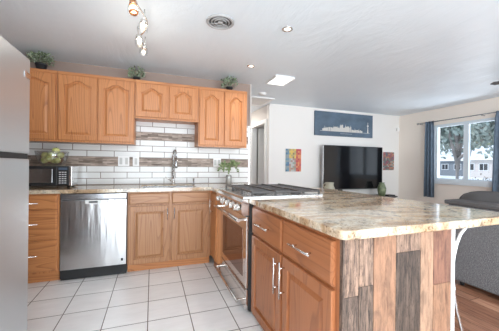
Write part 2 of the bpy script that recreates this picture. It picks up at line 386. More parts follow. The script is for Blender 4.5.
# ---------------------------------------------------------------- base cabinets, back run
def base_body(t, x0, x1, m='oak_v'):
    b = MB()
    if x0 < -.5: b.box(x0, x1, YF, YB - .001, .10, CU - .002)
    else: b.box(x0, x1, YF, YB - .001, .10, .685); b.box(x0, x1, YF, YF + .05, .685, CU - .002); b.box(x0, x0 + .02, YF + .05, YB - .001, .685, CU - .002)
    part('body', b, M[m], t); part('toe_kick', B(x0, x1, YF + .05, YF + .07, .0, .10), M['oak_h'], t)
t = thing('drawer_cabinet', (-1.15, YF, 0), 'oak base cabinet with three stacked drawers left of the dishwasher', 'cabinet')
base_body(t, -1.44, -.858)
for k, (a, b) in enumerate(((.727, .864), (.426, .720), (.120, .419))):
    mm = faceY(-1.43, YF, a); dd = part('drawer', slab_front(mm, .555, b - a), M['oak_h'], t)
    part('handle', bar(mm, .16, (b - a) * (.45 if k == 0 else .55), .25, False), M['chrome'], dd, 'brushed nickel bar handle')
# dishwasher
t = thing('dishwasher', (-.55, YF, 0), 'stainless steel dishwasher under the counter with hidden pocket handle', 'dishwasher')
part('body', B(-.853, -.245, YF + .01, YB - .05, .02, CU - .004), M['gap'], t)
part('door', B(-.848, -.250, YF - .022, YF + .01, .112, .806, .005), M['steel'], t)
part('control_panel', B(-.848, -.250, YF - .026, YF + .01, .810, CU - .008, .005), M['steel_d'], t)
part('pocket_handle', B(-.635, -.485, YF - .032, YF - .018, .766, .806, .006), M['whitep'], t, 'pale pocket handle')
part('handle_recess', B(-.60, -.52, YF - .0345, YF - .031, .776, .794, .002), M['black'], t)
part('vent_label', B(-.30, -.28, YF - .024, YF - .021, .155, .18), M['black'], t)
part('toe_panel', B(-.848, -.250, YF + .012, YF + .03, .005, .108), M['black'], t)
# sink base
t = thing('sink_cabinet', (.2, YF, 0), 'oak base cabinet with two doors and false drawer fronts beneath the sink', 'cabinet')
base_body(t, -.242, .655, 'oak_b')
for a, b in ((-.228, .186), (.215, .630)):
    part('drawer_front', slab_front(faceY(a, YF, .742), b - a, .118), M['oak_bh'], t)
for k, (a, b) in enumerate(((-.228, .186), (.215, .630))):
    dd = part('door', raised_door(faceY(a, YF, .095), b - a, .625, 0), M['oak_b'], t)
    part('handle', bar(faceY(a, YF, .095), .392 if k == 0 else .022, .47, .13, True, r=.004), M['steel_d'], dd, 'slim nickel bar handle')
# narrow corner cabinet facing the kitchen, right of the sink base
XR = .672
t = thing('corner_cabinet', (XR, 2.99, 0), 'narrow oak cabinet in the corner between sink cabinet and range', 'cabinet')
cb = MB(); cb.box(XR, 1.30, 2.83, YF - .001, .10, CU - .002); cb.box(.656, 1.30, YF + .002, YB - .02, .10, CU - .002)
part('body', cb, M['oak_v'], t); part('toe_kick', B(XR + .03, XR + .05, 2.83, YF, 0, .10), M['oak_y'], t)
mm = faceX(XR, 3.118, .115); dd = part('door', slab_front(mm, .27, .735), M['oak_v'], t)
part('handle', bar(mm, .115, .50, .17, True, r=.0045), M['chrome'], dd, 'nickel bar handle')

# ---------------------------------------------------------------- worktops
wt = MB(); wt.box(XL, -.12, 3.098, YB - .009, CU, CT, .004); wt.box(.50, .66, 3.098, YB - .009, CU, CT, .0); wt.box(-.12, .50, 3.098, 3.20, CU, CT, .0); wt.box(-.12, .50, 3.60, YB - .009, CU, CT, 0)
wt.box(.655, 1.358, 2.83, YB - .009, CU, CT, .004)
single('worktop', wt, M['granite'], 'beige granite worktop along the back wall around the sink', 'worktop')
# sink
sk = MB(); sk.box(-.12, -.105, 3.20, 3.60, .70, CT - .012); sk.box(.485, .50, 3.20, 3.60, .70, CT - .012); sk.box(-.105, .485, 3.20, 3.215, .70, CT - .012); sk.box(-.105, .485, 3.585, 3.60, .70, CT - .012); sk.box(-.12, .50, 3.20, 3.60, .69, .70)
sk = sk; t = thing('sink', (.19, 3.4, .69), 'stainless undermount sink set in the back worktop', 'sink'); part('basin', sk, M['steel'], t)
part('drain', MB().lathe((.19, 3.4, .70), [(.045, 0), (.045, .004), (.02, .002)], 16), M['steel_d'], t)
# peninsula worktop, rounded front corners
def rounded(x0, x1, y0, y1, r, n=6):
    pts = []
    for cx, cy, a0 in ((x0 + r, y0 + r, PI), (x1 - r, y0 + r, 1.5 * PI)):
        for k in range(n + 1): a = a0 + PI / 2 * k / n; pts.append((cx + r * math.cos(a), cy + r * math.sin(a)))
    pts += [(x1, y1), (1.42, y1), (1.42, 1.955), (x0, 1.955)]
    return pts
pw = MB(); o_ = rounded(.716, 1.921, .868, 2.83, .035); i_ = rounded(.720, 1.917, .872, 2.828, .033)
pw.loops([[(x, y, CU) for x, y in i_], [(x, y, CU + .005) for x, y in o_], [(x, y, CT - .006) for x, y in o_], [(x, y, CT) for x, y in i_]])
single('worktop', pw, M['granite'], 'large beige granite worktop of the peninsula in the foreground', 'worktop')

# ---------------------------------------------------------------- peninsula cabinet
PY0, PY1 = .93, 1.95
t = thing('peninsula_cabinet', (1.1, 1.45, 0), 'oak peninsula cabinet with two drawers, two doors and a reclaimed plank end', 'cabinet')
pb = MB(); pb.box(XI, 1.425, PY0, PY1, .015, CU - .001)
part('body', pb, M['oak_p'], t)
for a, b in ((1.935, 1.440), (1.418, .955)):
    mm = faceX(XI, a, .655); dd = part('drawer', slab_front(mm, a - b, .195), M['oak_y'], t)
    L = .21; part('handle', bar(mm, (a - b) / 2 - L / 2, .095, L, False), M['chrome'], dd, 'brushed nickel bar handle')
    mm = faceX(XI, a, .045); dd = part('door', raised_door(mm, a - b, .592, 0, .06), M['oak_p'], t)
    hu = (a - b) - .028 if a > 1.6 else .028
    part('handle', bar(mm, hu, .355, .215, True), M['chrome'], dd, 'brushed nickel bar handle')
# plank cladding on the end facing the camera: planks of different boards in one panel
pn = MB(); Y0, Y1 = .912, .929
def pl(x0, x1, z0, z1, m): pn.box(x0 + .0014, x1 - .0014, Y0 + random.uniform(0, .0015), Y1, z0 + .0008, z1 - .0008, .001, M[m], 1)
zt = CU - .002
pl(.760, .838, .62, zt, 'pl_white'); pl(.760, .838, .0, .62, 'pl_grey')
pl(.838, .918, .655, zt, 'pl_white'); pl(.838, .918, .0, .655, 'pl_grey')
pl(.918, 1.049, .0, zt, 'pl_tan')
pl(1.049, 1.205, .78, zt, 'pl_white'); pl(1.049, 1.205, .0, .78, 'pl_dgrey')
pl(1.205, 1.292, .0, zt, 'pl_ltan')
pl(1.292, 1.418, .60, zt, 'pl_pink'); pl(1.292, 1.418, .0, .60, 'pl_tan')
part('plank_panel', pn, None, t, 'vertical reclaimed wood planks in tan, grey and reddish brown')
part('corner_trim', B(.749, .759, .908, .929, .0, zt, .002), M['pl_grey'], t, 'thin grey edge strip')
part('corner_trim', B(1.419, 1.434, .906, .935, .0, zt, .002), M['white'], t, 'white edge strip')
# white metal support bracket under the overhang
t = thing('counter_bracket', (1.45, 1.0, 0), 'white and silver metal support leg under the overhang of the peninsula worktop', 'bracket')
part('post', B(1.4355, 1.446, .912, .938, .0, CU - .001, .002), M['white'], t)
part('brace', MB().tube([(1.446, .925, .66), (1.455, .925, .72), (1.475, .925, .78), (1.505, .925, .83), (1.55, .925, .864), (1.70, .925, .866)], .008, 8), M['white'], t)
part('foot', MB().tube([(1.448, .925, .62), (1.460, .925, .53), (1.485, .925, .43), (1.52, .925, .34), (1.575, .925, .16), (1.60, .925, .012)], .008, 8), M['steel'], t)

# ---------------------------------------------------------------- range
RY0, RY1, RX = 1.972, 2.815, .700
t = thing('range', (1.05, 2.4, 0), 'stainless steel gas range with five knobs between the corner and the peninsula', 'range')
part('body', B(RX + .02, 1.405, RY0, RY1, .03, .905), M['gap'], t)
part('cooktop', B(RX - .03, 1.405, RY0, RY1, .905, .928, .004), M['steel'], t)
cpn = MB(); cpn.poly([(RX - .045, RY0, .80), (RX - .045, RY0, .885), (RX - .03, RY0, .905), (RX + .02, RY0, .905), (RX + .02, RY0, .78), (RX - .03, RY0, .78)], (0, RY1 - RY0, 0))
cp = part('control_panel', cpn, M['mirror'], t)
for y in (2.07, 2.20, 2.335, 2.52, 2.67):
    k = part('knob', MB().lathe((RX - .045, y, .835), [(.031, 0), (.031, -.008), (.025, -.010), (.024, -.036), (.020, -.040)], 16, ax='x'), M['chrome'], t)
    part('pointer', B(RX - .086, RX - .082, y - .002, y + .002, .838, .853), M['black'], k)
od = part('oven_door', B(RX - .0, RX + .02, RY0 + .004, RY1 - .004, .205, .770, .003), M['mirror'], t)
part('glass', B(RX - .003, RX + .001, RY0 + .09, RY1 - .10, .27, .66, .001), mat('oven_glass', (.22, .12, .085), .07, .85), od)  # brown of the reflected cabinets is put into the glass colour
hd = MB(); hd.tube([(RX - .065, RY0 + .015, .742), (RX - .065, RY1 - .005, .742)], .014, 10)
for y in (RY0 + .04, RY1 - .04): hd.box(RX - .065, RX + .001, y - .010, y + .010, .733, .751, .003)
part('handle', hd, M['chrome'], od)
wd = part('warming_drawer', B(RX, RX + .02, RY0 + .004, RY1 - .004, .035, .195, .003), M['mirror'], t)
hd = MB(); hd.tube([(RX - .065, RY0 + .03, .105), (RX - .065, RY1 - .01, .105)], .012, 10)
for y in (RY0 + .05, RY1 - .05): hd.box(RX - .065, RX + .001, y - .009, y + .009, .097, .113, .003)
part('handle', hd, M['chrome'], wd)
for x in (RX + .06, 1.34):
    for y in (RY0 + .05, RY1 - .05): part('foot', MB().lathe((x, y, 0), [(.018, 0), (.018, .031)], 10), M['black'], t)
bs = [(.86, 2.12), (1.22, 2.12), (1.04, 2.395), (.86, 2.67), (1.22, 2.67)]
for x, y in bs:
    b = MB(); b.lathe((x, y, .928), [(.052, 0), (.050, .008), (.036, .010), (.036, .018), (.030, .021)], 18); part('burner', b, M['iron'], t)
for y0_, y1_ in ((RY0 + .02, 2.248), (2.256, 2.532), (2.540, RY1 - .02)):
    g = MB(); x0_, x1_ = RX + .045, 1.385; zt_ = .970; s_ = .006
    for y in (y0_ + s_, y1_ - s_, (y0_ + y1_) / 2): g.box(x0_, x1_, y - s_, y + s_, zt_ - .022, zt_ - .008, .003, seg=1)
    for k in range(4):
        x = x0_ + s_ + (x1_ - x0_ - 2 * s_) * k / 3; g.box(x - s_, x + s_, y0_, y1_, zt_ - .016, zt_, .003, seg=1)
        for y in (y0_ + s_, y1_ - s_): g.box(x - s_, x + s_, y - s_, y + s_, .928, zt_ - .014)
    part('grate', g, M['iron'], t)

# ---------------------------------------------------------------- refrigerator
FX = -.66; FY0, FY1 = 1.11, 1.870
t = thing('refrigerator', (-1.07, 1.55, 0), 'tall stainless steel top freezer refrigerator at the left edge', 'refrigerator')
part('body', B(-1.44, FX - .06, FY0, FY1, .03, 1.75, .006), M['steel_d'], t)
part('freezer_door', B(FX - .058, FX, FY0, FY1, 1.226, 1.765, .010, seg=3), M['steel_f'], t)
part('fridge_door', B(FX - .058, FX, FY0, FY1, .06, 1.198, .010, seg=3), M['steel_f'], t)
part('door_gasket', B(FX - .050, FX - .006, FY0 + .01, FY1 - .01, 1.19, 1.23), M['gap'], t)
part('badge', B(FX, FX + .004, FY1 - .082, FY1 - .010, 1.645, 1.680, .0015), M['steel'], t, 'small silver badge on the freezer door')
hh = MB(); hh.tube([(FX + .001, FY0 + .05, 1.26), (FX + .045, FY0 + .05, 1.30), (FX + .045, FY0 + .05, 1.70), (FX + .001, FY0 + .05, 1.74)], .012); part('handle', hh, M['chrome'], t)
hh = MB(); hh.tube([(FX + .001, FY0 + .05, 1.17), (FX + .045, FY0 + .05, 1.13), (FX + .045, FY0 + .05, .55), (FX + .001, FY0 + .05, .50)], .012); part('handle', hh, M['chrome'], t)

# ---------------------------------------------------------------- things on the back worktop
t = thing('microwave', (-1.05, 3.50, CT), 'black and silver microwave on the left end of the back worktop', 'microwave')
xr, yf = -.818, 3.375
part('body', B(xr - .50, xr, yf + .022, 3.63, CT + .015, 1.148, .006), M['steel'], t)
part('door', B(xr - .50, xr - .135, yf, yf + .021, CT + .02, 1.145, .004), M['black'], t)
part('window', B(xr - .47, xr - .175, yf - .004, yf + .001, CT + .055, 1.115, .002), mat('microwave_window', (.32, .32, .32), .12, .9), t)
cp = part('control_panel', B(xr - .133, xr - .026, yf, yf + .021, CT + .02, 1.145, .003), M['black'], t)
part('display', B(xr - .12, xr - .04, yf - .003, yf + .001, 1.105, 1.13), mat('display_blue', (.10, .14, .20), .1), cp)
bt = MB()
for i in range(3):
    for j in range(6): bt.box(xr - .116 + i * .025, xr - .099 + i * .025, yf - .0025, yf + .001, .96 + j * .023, .969 + j * .023)
part('buttons', bt, M['btn'], cp)
part('end_trim', B(xr - .024, xr, yf, yf + .021, CT + .02, 1.145, .003), M['chrome'], t)
for x in (xr - .46, xr - .04):
    for y in (yf + .05, 3.60): part('foot', MB().lathe((x, y, CT), [(.014, 0), (.014, .016)], 8), M['gap'], t)
# fruit bowl on the microwave
bc = (-1.032, 3.50, 1.148)
t = thing('fruit_bowl', bc, 'clear glass fruit bowl standing on the microwave', 'bowl')
part('bowl', MB().lathe(bc, [(.06, .0), (.085, .003), (.120, .030), (.142, .085), (.158, .158), (.154, .160), (.138, .088), (.116, .036), (.08, .010), (.02, .008)], 28), M['clear'], t)
apples = [(-.06, -.03, .058), (.055, -.04, .058), (.0, .055, .058), (-.01, -.075, .075), (-.075, .03, .115), (.0, -.02, .122), (.075, .01, .118), (.025, .04, .168), (.045, -.045, .165)]
for k, (dx, dy, dz) in enumerate(apples):
    a = thing('apple', (bc[0] + dx, bc[1] + dy, bc[2] + dz - .03), 'green apple piled in the glass bowl on the microwave', 'apple', 'green apples in the glass bowl')
    ap = MB().lathe((bc[0] + dx, bc[1] + dy, bc[2] + dz), [(.004, -.028), (.018, -.031), (.034, -.010), (.036, .010), (.022, .030), (.008, .026), (.002, .020)], 14)
    part('flesh', ap, M['apple'], a); part('stem', MB().tube([(bc[0] + dx, bc[1] + dy, bc[2] + dz + .02), (bc[0] + dx + .004, bc[1] + dy, bc[2] + dz + .04)], .0015, 5), M['pot'], a)
# outlets
def outlet(x0, x1, z0, z1, n, label):
    t = thing('wall_outlet', ((x0 + x1) / 2, YB - .012, z0), label, 'outlet'); part('plate', B(x0, x1, YB - .016, YB - .0095, z0, z1, .002), M['whitep'], t)
    for k in range(n):
        cx = x0 + (x1 - x0) * (k + .5) / n; part('socket', B(cx - .016, cx + .016, YB - .0185, YB - .015, z0 + .02, z1 - .02, .001), M['socket'], t)
outlet(-.405, -.275, 1.150, 1.275, 2, 'double white outlet plate left on the backsplash')
outlet(-.235, -.160, 1.150, 1.270, 1, 'single white outlet plate on the backsplash left of the faucet')
outlet(.815, .925, 1.150, 1.270, 2, 'white outlet plate on the backsplash near the counter plant')
# faucet
fx, fy = .262, 3.655
t = thing('faucet', (fx, fy, CT), 'stainless pull-down kitchen faucet with coiled spring arch behind the sink', 'faucet')
part('base', MB().lathe((fx, fy, CT), [(.028, 0), (.028, .008), (.020, .014), (.020, .07), (.015, .08)], 16), M['chrome'], t)
arch = [(fx, fy, CT + .07), (fx, fy, 1.28)]
for k in range(9): a = PI * k / 8; arch.append((fx + .014 - .014 * math.cos(a), fy - .045 + .045 * math.cos(a), 1.30 + .065 * math.sin(a)))
arch += [(fx + .028, fy - .09, 1.24)]
part('spout', MB().tube(arch, .0105, 10), M['steel_d'], t)
sp = MB(); pts = []
for k in range(241):
    s = k / 240; z = 1.02 + .27 * s; a = s * 2 * PI * 24; pts.append((fx + .019 * math.cos(a), fy + .019 * math.sin(a), z))
sp.tube(pts, .0035, 5); part('spring', sp, M['chrome'], t)
part('spray_head', MB().lathe((fx + .028, fy - .09, 1.13), [(.019, 0), (.021, .03), (.015, .07), (.012, .12)], 14), M['steel_d'], t)
part('holder', MB().tube([(fx, fy, 1.19), (fx + .028, fy - .088, 1.19)], .006), M['chrome'], t)
part('lever', MB().tube([(fx - .015, fy, CT + .045), (fx - .05, fy - .01, CT + .065), (fx - .10, fy - .02, CT + .10)], [.010, .007, .005]), M['chrome'], t)
t = thing('soap_dispenser', (.53, 3.655, CT), 'small dark soap dispenser right of the faucet', 'soap dispenser')
part('stem', MB().lathe((.53, 3.655, CT), [(.018, 0), (.018, .006), (.009, .010), (.009, .06), (.013, .062), (.013, .075)], 12), M['steel_d'], t)
part('nozzle', MB().tube([(.53, 3.655, CT + .068), (.53, 3.60, CT + .066)], .005), M['steel_d'], t)

# plants
def leafy(mb, c, n, R, H, ls, lw, droop=.0):
    for k in range(n):
        a = random.uniform(0, 2 * PI); rr = R * math.sqrt(random.random()); h = random.uniform(0, H) * (1 - .45 * rr / R)
        p = Vector((c[0] + rr * math.cos(a), c[1] + rr * math.sin(a), c[2] + h))
        d = Vector((math.cos(a + random.uniform(-.8, .8)), math.sin(a + random.uniform(-.8, .8)), random.uniform(-.2 - droop, .9))).normalized() * ls
        s = d.cross(Vector((random.uniform(-1, 1), random.uniform(-1, 1), random.uniform(.2, 1)))).normalized() * lw
        mid = p + d * .5 + Vector((0, 0, ls * .1))
        mb.quad([p, mid + s, p + d, mid - s])
def top_plant(x, y, z, pw_, ph, R, H, label, n=150, lm='leaf'):
    t = thing('potted_plant', (x, y, z), label, 'plant', 'potted plants on top of the wall cabinets')
    pt = MB(); pt.lathe((x, y, z), [(pw_ * .72, 0), (pw_, ph * .86), (pw_ * 1.08, ph * .87), (pw_ * 1.08, ph), (pw_ * .9, ph), (pw_ * .88, ph * .9)], 18); part('pot', pt, M['pot'], t)
    lf = MB(); leafy(lf, (x, y, z + ph * 1.15), n, R, H, .035, .011, .6); part('foliage', lf, M[lm], t)
    st = MB()
    for k in range(8): a = k * .8; st.tube([(x, y, z + ph * .7), (x + R * .6 * math.cos(a), y + R * .6 * math.sin(a), z + ph + H * .55)], .0018, 4)
    part('stems', st, M['leaf'], t)
top_plant(-1.155, 3.54, 2.169, .052, .095, .105, .13, 'bushy pale green plant in a dark pot above the cabinet by the refrigerator', 230)
top_plant(-.19, 3.54, 2.169, .040, .065, .085, .14, 'small green plant in a dark pot above the middle cabinets')
top_plant(.985, 3.54, 2.169, .045, .075, .10, .15, 'dark green plant in a dark pot above the rightmost wall cabinet', 190)
px_, py_ = 1.0, 3.58
t = thing('vase_plant', (px_, py_, CT), 'green leafy sprig in a grey glass vase on the corner worktop', 'plant')
part('vase', MB().lathe((px_, py_, CT), [(.034, 0), (.042, .01), (.042, .10), (.036, .125), (.032, .125), (.036, .10), (.034, .012)], 18), mat('smoky_vase', (.42, .42, .40), .15, .3), t)
st = MB(); lf = MB()
for k in range(9):
    a = k * .7 + .3; L = random.uniform(.08, .17); e = Vector((px_ + L * math.cos(a), py_ - abs(L * .5 * math.sin(a)), CT + random.uniform(.13, .33)))
    m_ = Vector((px_ + L * .4 * math.cos(a), py_, CT + .29)); st.tube([(px_, py_, CT + .02), (px_, py_, CT + .14), m_, e], .002, 4)
    for q in range(9):
        s = q / 8; p = m_.lerp(e, s); d = Vector((math.cos(a + random.uniform(-1, 1)), random.uniform(-.5, .5), random.uniform(-.5, .7))).normalized() * .05; sd = d.cross(Vector((0, 1, .3))).normalized() * .013
        lf.quad([p, p + d * .5 + sd, p + d, p + d * .5 - sd])
part('stems', st, M['leafb'], t); part('leaves', lf, M['leafb'], t)

# ---------------------------------------------------------------- ceiling fixtures
def disc(c, prof, m, name, t, n=28): return part(name, MB().lathe(c, prof, n), m, t)
t = thing('ceiling_vent', (.53, 2.21, ZC), 'round metal ceiling vent with curved louvres', 'vent')
c = (.53, 2.21, ZC); R0 = .118
disc(c, [(R0, 0), (R0, -.008), (R0 - .012, -.014), (R0 - .022, -.010), (R0 - .022, 0)], M['ventm'], 'rim', t, 32)
disc(c, [(R0 - .023, -.001), (R0 - .023, -.002)], mat('vent_dark', (.12, .12, .12), .6), 'backing', t)
for r_ in (.072, .048): disc(c, [(r_ + .008, -.003), (r_ + .002, -.012), (r_ - .004, -.012), (r_ + .002, -.003)], M['ventm'], 'louvre_ring', t)
disc(c, [(.024, -.003), (.024, -.012), (.015, -.016)], M['ventm'], 'hub', t, 16)
sp = MB()
for k in range(3): a = k * 2 * PI / 3 + .5; sp.tube([(c[0] + .02 * math.cos(a), c[1] + .02 * math.sin(a), ZC - .009), (c[0] + .097 * math.cos(a), c[1] + .097 * math.sin(a), ZC - .009)], .005)
part('spokes', sp, M['ventm'], t)
for (x, y, lab) in ((1.114, 2.111, 'small recessed ceiling downlight nearer the camera, right of the round vent'), (1.12, 3.055, 'small recessed ceiling downlight farther back above the range corner')):
    t = thing('recessed_downlight', (x, y, ZC), lab, 'light'); c = (x, y, ZC)
    disc(c, [(.048, 0), (.048, -.005), (.036, -.009), (.030, -.003)], M['chrome'], 'trim_ring', t)
    disc(c, [(.029, -.0035), (.024, -.007), (.002, -.008)], mat('downlight_lens', (1, 1, 1), .4, emit=(1, .97, .9), estr=2.2), 'lens', t)
    l = bpy.data.lights.new('downlight_bulb', 'SPOT'); l.energy = 14; l.spot_size = 2.2; l.spot_blend = .8; l.shadow_soft_size = .04; l.color = (1, .98, .95)
    lo = bpy.data.objects.new('downlight_bulb', l); lo.parent = t; lo.location = (0, 0, -.03); S.collection.objects.link(lo)
t = thing('ceiling_light', (1.68, 3.4, ZC), 'flat square white ceiling light panel near the hall', 'light')
fr = MB(); x0_, x1_, y0_, y1_ = 1.53, 1.82, 3.22, 3.56
fr.box(x0_, x1_, y0_, y0_ + .02, ZC - .03, ZC, .002); fr.box(x0_, x1_, y1_ - .02, y1_, ZC - .03, ZC, .002); fr.box(x0_, x0_ + .02, y0_ + .02, y1_ - .02, ZC - .03, ZC, .002); fr.box(x1_ - .02, x1_, y0_ + .02, y1_ - .02, ZC - .03, ZC, .002)
part('frame', fr, M['white'], t); part('diffuser', B(x0_ + .02, x1_ - .02, y0_ + .02, y1_ - .02, ZC - .028, ZC - .001, .004), M['lamp'], t)
t = thing('smoke_detector', (1.72, 4.12, ZC), 'round white smoke detector on the ceiling by the hall entrance', 'smoke detector')
disc((1.72, 4.12, ZC), [(.062, 0), (.062, -.015), (.05, -.034), (.012, -.036)], M['whitep'], 'cover', t)
disc((1.72, 4.12, ZC), [(.068, 0), (.068, -.008), (.062, -.008)], M['white'], 'mount', t)
# twisting rail light
t = thing('track_light', (-.09, 2.3, ZC), 'curved metal rail light with four glass spot shades on the ceiling', 'light')
rail = []
for k in range(41): s = k / 40; rail.append((-.085 + .035 * math.sin(s * 4 * PI), 1.55 + 1.22 * s, ZC - .075 + .01 * math.cos(s * 4 * PI)))
part('rail', MB().tube(rail, .006, 8), M['chrome'], t)
part('canopy', MB().lathe((-.085, 1.60, ZC), [(.055, 0), (.055, -.018), (.01, -.024)], 20), M['chrome'], t)
part('rail_stem', MB().tube([(-.085, 1.60, ZC - .02), (-.085, 1.60, ZC - .078)], .006), M['chrome'], t)
heads = [(-.121, 1.89, 2.155, 'copper', -.02, -.05), (-.081, 2.13, 2.155, 'chrome', .03, .05), (-.104, 2.38, 2.155, 'chrome', -.03, -.03), (-.087, 2.58, 2.155, 'chrome', .03, .05)]
for x, y, z, mm, dx, dy in heads:
    top = Vector((x + dx * .5, y - dy * .3, z + .10)); bot = Vector((x, y, z - .01)); ax = (bot - top).normalized()
    hd = MB(); hd.tube([(x + dx * .6, y - dy * .4, ZC - .075), top, top + ax * .02], .005, 6); hd.tube([top + ax * .015, top + ax * .02, top + ax * .05], [.012, .022, .024], 14)
    h = part('spot_head', hd, M[mm], t)
    sh = MB(); sh.tube([top + ax * .035, top + ax * .06, top + ax * .10], [.024, .034, .038], 18, cap=False); part('glass_shade', sh, M['clear'], h)
    bb = MB(); c_ = top + ax * .075; bb.sphere(c_, .017 if mm != 'copper' else .028, seg=12); part('bulb', bb, M['bulb'], h)
    if mm == 'copper':
        part('collar', MB().tube([top + ax * .092, top + ax * .105], [.030, .024], 16), M['copper'], h, 'copper collar')
    l = bpy.data.lights.new('spot_bulb', 'POINT'); l.energy = .9; l.shadow_soft_size = .03; l.color = (1, .9, .78)
    lo = bpy.data.objects.new('spot_bulb', l); lo.parent = t; lo.location = c_ + ax * .06 - t.location; S.collection.objects.link(lo)
# ceiling fan, only a blade tip reaches the frame
t = thing('ceiling_fan', (4.15, 1.55, 2.2), 'ceiling fan whose thin blade tip shows at the upper right edge', 'fan')
fc = (4.35, 1.62, 2.26); part('motor', MB().lathe(fc, [(.03, .05), (.11, .04), (.12, -.02), (.06, -.06), (.01, -.065)], 24), M['ventm'], t)
part('rod', MB().tube([(fc[0], fc[1], 2.29), (fc[0], fc[1], ZC)], .014), M['ventm'], t)
for k in range(4):
    a = math.radians(112 + 90 * k); d = Vector((math.cos(a), math.sin(a), 0)); s = Vector((-d.y, d.x, .12)) * .055; c0 = Vector(fc)
    part('blade', MB().poly([c0 + d * .10 - s * .6, c0 + d * .58 - s, c0 + d * .62 + s * .0, c0 + d * .58 + s, c0 + d * .10 + s * .6], (0, 0, .006)), M['sofa_d'], t)

# ---------------------------------------------------------------- living wall: TV, art, console
t = thing('television', (4.07, 4.5, .555), 'large black flat television against the white living room wall', 'television')
part('body', B(3.285, 4.845, 4.60, 4.65, .690, 1.610, .006), M['black'], t)
part('screen', B(3.300, 4.830, 4.596, 4.601, .712, 1.596, .0), M['screen'], t)
part('side_edge', B(3.272, 3.285, 4.598, 4.65, .690, 1.610, .003), M['steel_d'], t, 'silver left edge')
part('stand', MB().box(3.66, 3.75, 4.58, 4.62, .556, .69, .004).box(3.55, 3.86, 4.46, 4.70, .545, .556, .003), M['black'], t)
t = thing('media_console', (4.1, 4.5, 0), 'low dark media console beneath the television', 'console')
part('top', B(3.05, 5.0, 4.33, 4.745, .515, .545, .003), M['sofa_d'], t)
part('body', B(3.07, 4.98, 4.36, 4.74, .08, .514), M['sofa_d'], t)
for k in range(3): part('door', B(3.09 + k * .632, 3.69 + k * .632, 4.345, 4.36, .10, .50, .003), M['black'], t)
for x in (3.12, 4.93):
    for y in (4.40, 4.70): part('leg', B(x - .02, x + .02, y - .02, y + .02, 0, .08), M['black'], t)
v = MB().lathe((4.645, 4.42, .546), [(.045, 0), (.062, .01), (.085, .10), (.088, .17), (.062, .25), (.048, .27), (.062, .29), (.055, .29), (.042, .265)], 22)
o = single('vase', v, mat('green_glaze', (.15, .20, .10), .3), 'tall green ceramic vase on the right end of the media console', 'vase')
m = o.data.materials[0]; base(m, ramp(m, noise(m, coords(m), 14, 3), [(.35, (.085, .12, .06)), (.65, (.26, .30, .17))]))
v = MB().lathe((3.30, 4.42, .546), [(.07, 0), (.10, .01), (.115, .10), (.10, .20), (.075, .26), (.085, .31), (.075, .31), (.06, .26)], 20)
v.tube([(3.19, 4.42, .75), (3.15, 4.42, .80), (3.19, 4.42, .84), (3.22, 4.42, .82)], .009, 6)
single('jug', v, mat('cream_stoneware', (.45, .42, .32), .5), 'small cream stoneware jug at the left end of the media console', 'jug')
t = thing('book', (4.86, 4.42, .545), 'small dark book lying right of the green vase', 'book'); part('cover', MB().box(4.765, 4.955, 4.345, 4.50, .5455, .549).box(4.765, 4.955, 4.345, 4.50, .567, .5705).box(4.765, 4.772, 4.345, 4.5, .549, .567), M['black'], t); part('pages', B(4.772, 4.95, 4.35, 4.495, .549, .567), M['pot'], t)
# framed skyline picture
t = thing('skyline_picture', (3.92, 4.76, 1.82), 'wide slate blue canvas with a pale city skyline above the television', 'picture')
cm = mat('slate_blue_canvas', (.10, .16, .23), .75); base(cm, ramp(cm, noise(cm, coords(cm, (1, 1, 1.6)), 2.6, 5, .6), [(.3, (.075, .11, .15)), (.7, (.13, .185, .25))]))
part('canvas', B(3.16, 4.69, 4.735, YL - .001, 1.822, 2.330, .003), cm, t)
sk = MB(); yy = 4.7345; x = 3.34; zb = 1.925
rng = random.Random(11)
while x < 4.36:
    w_ = rng.uniform(.018, .05); hmax = .05 + .10 * math.exp(-((x - 3.85) / .33) ** 2); h_ = rng.uniform(.45, 1.0) * hmax
    sk.box(x, x + w_, yy - .004, yy, zb, zb + h_)
    if rng.random() < .3: sk.box(x + w_ / 2 - .002, x + w_ / 2 + .002, yy - .004, yy, zb + h_, zb + h_ + rng.uniform(.02, .05))
    x += w_ + rng.choice([0, .002, .01])
sk.box(3.28, 4.60, yy - .003, yy, zb - .006, zb)
part('skyline', sk, mat('pale_skyline', (.62, .60, .56), .8), t)
tw = MB(); xt = 4.545; tw.poly([(xt - .016, yy, zb), (xt - .004, yy, zb + .15), (xt + .004, yy, zb + .15), (xt + .016, yy, zb)], (0, -.005, 0)); tw.box(xt - .022, xt + .022, yy - .005, yy, zb + .150, zb + .172); tw.box(xt - .003, xt + .003, yy - .005, yy, zb + .172, zb + .235)
part('tower', tw, mat('pale_tower', (.75, .73, .68), .8), t)
tx = MB(); x = 3.80
for w_ in (.030, .022, .034, .018, .026, .03, .02, .028, .024): tx.box(x, x + w_, yy - .003, yy, 1.872, 1.888); x += w_ + .010
part('caption', tx, mat('faint_caption', (.30, .34, .38), .8), t)
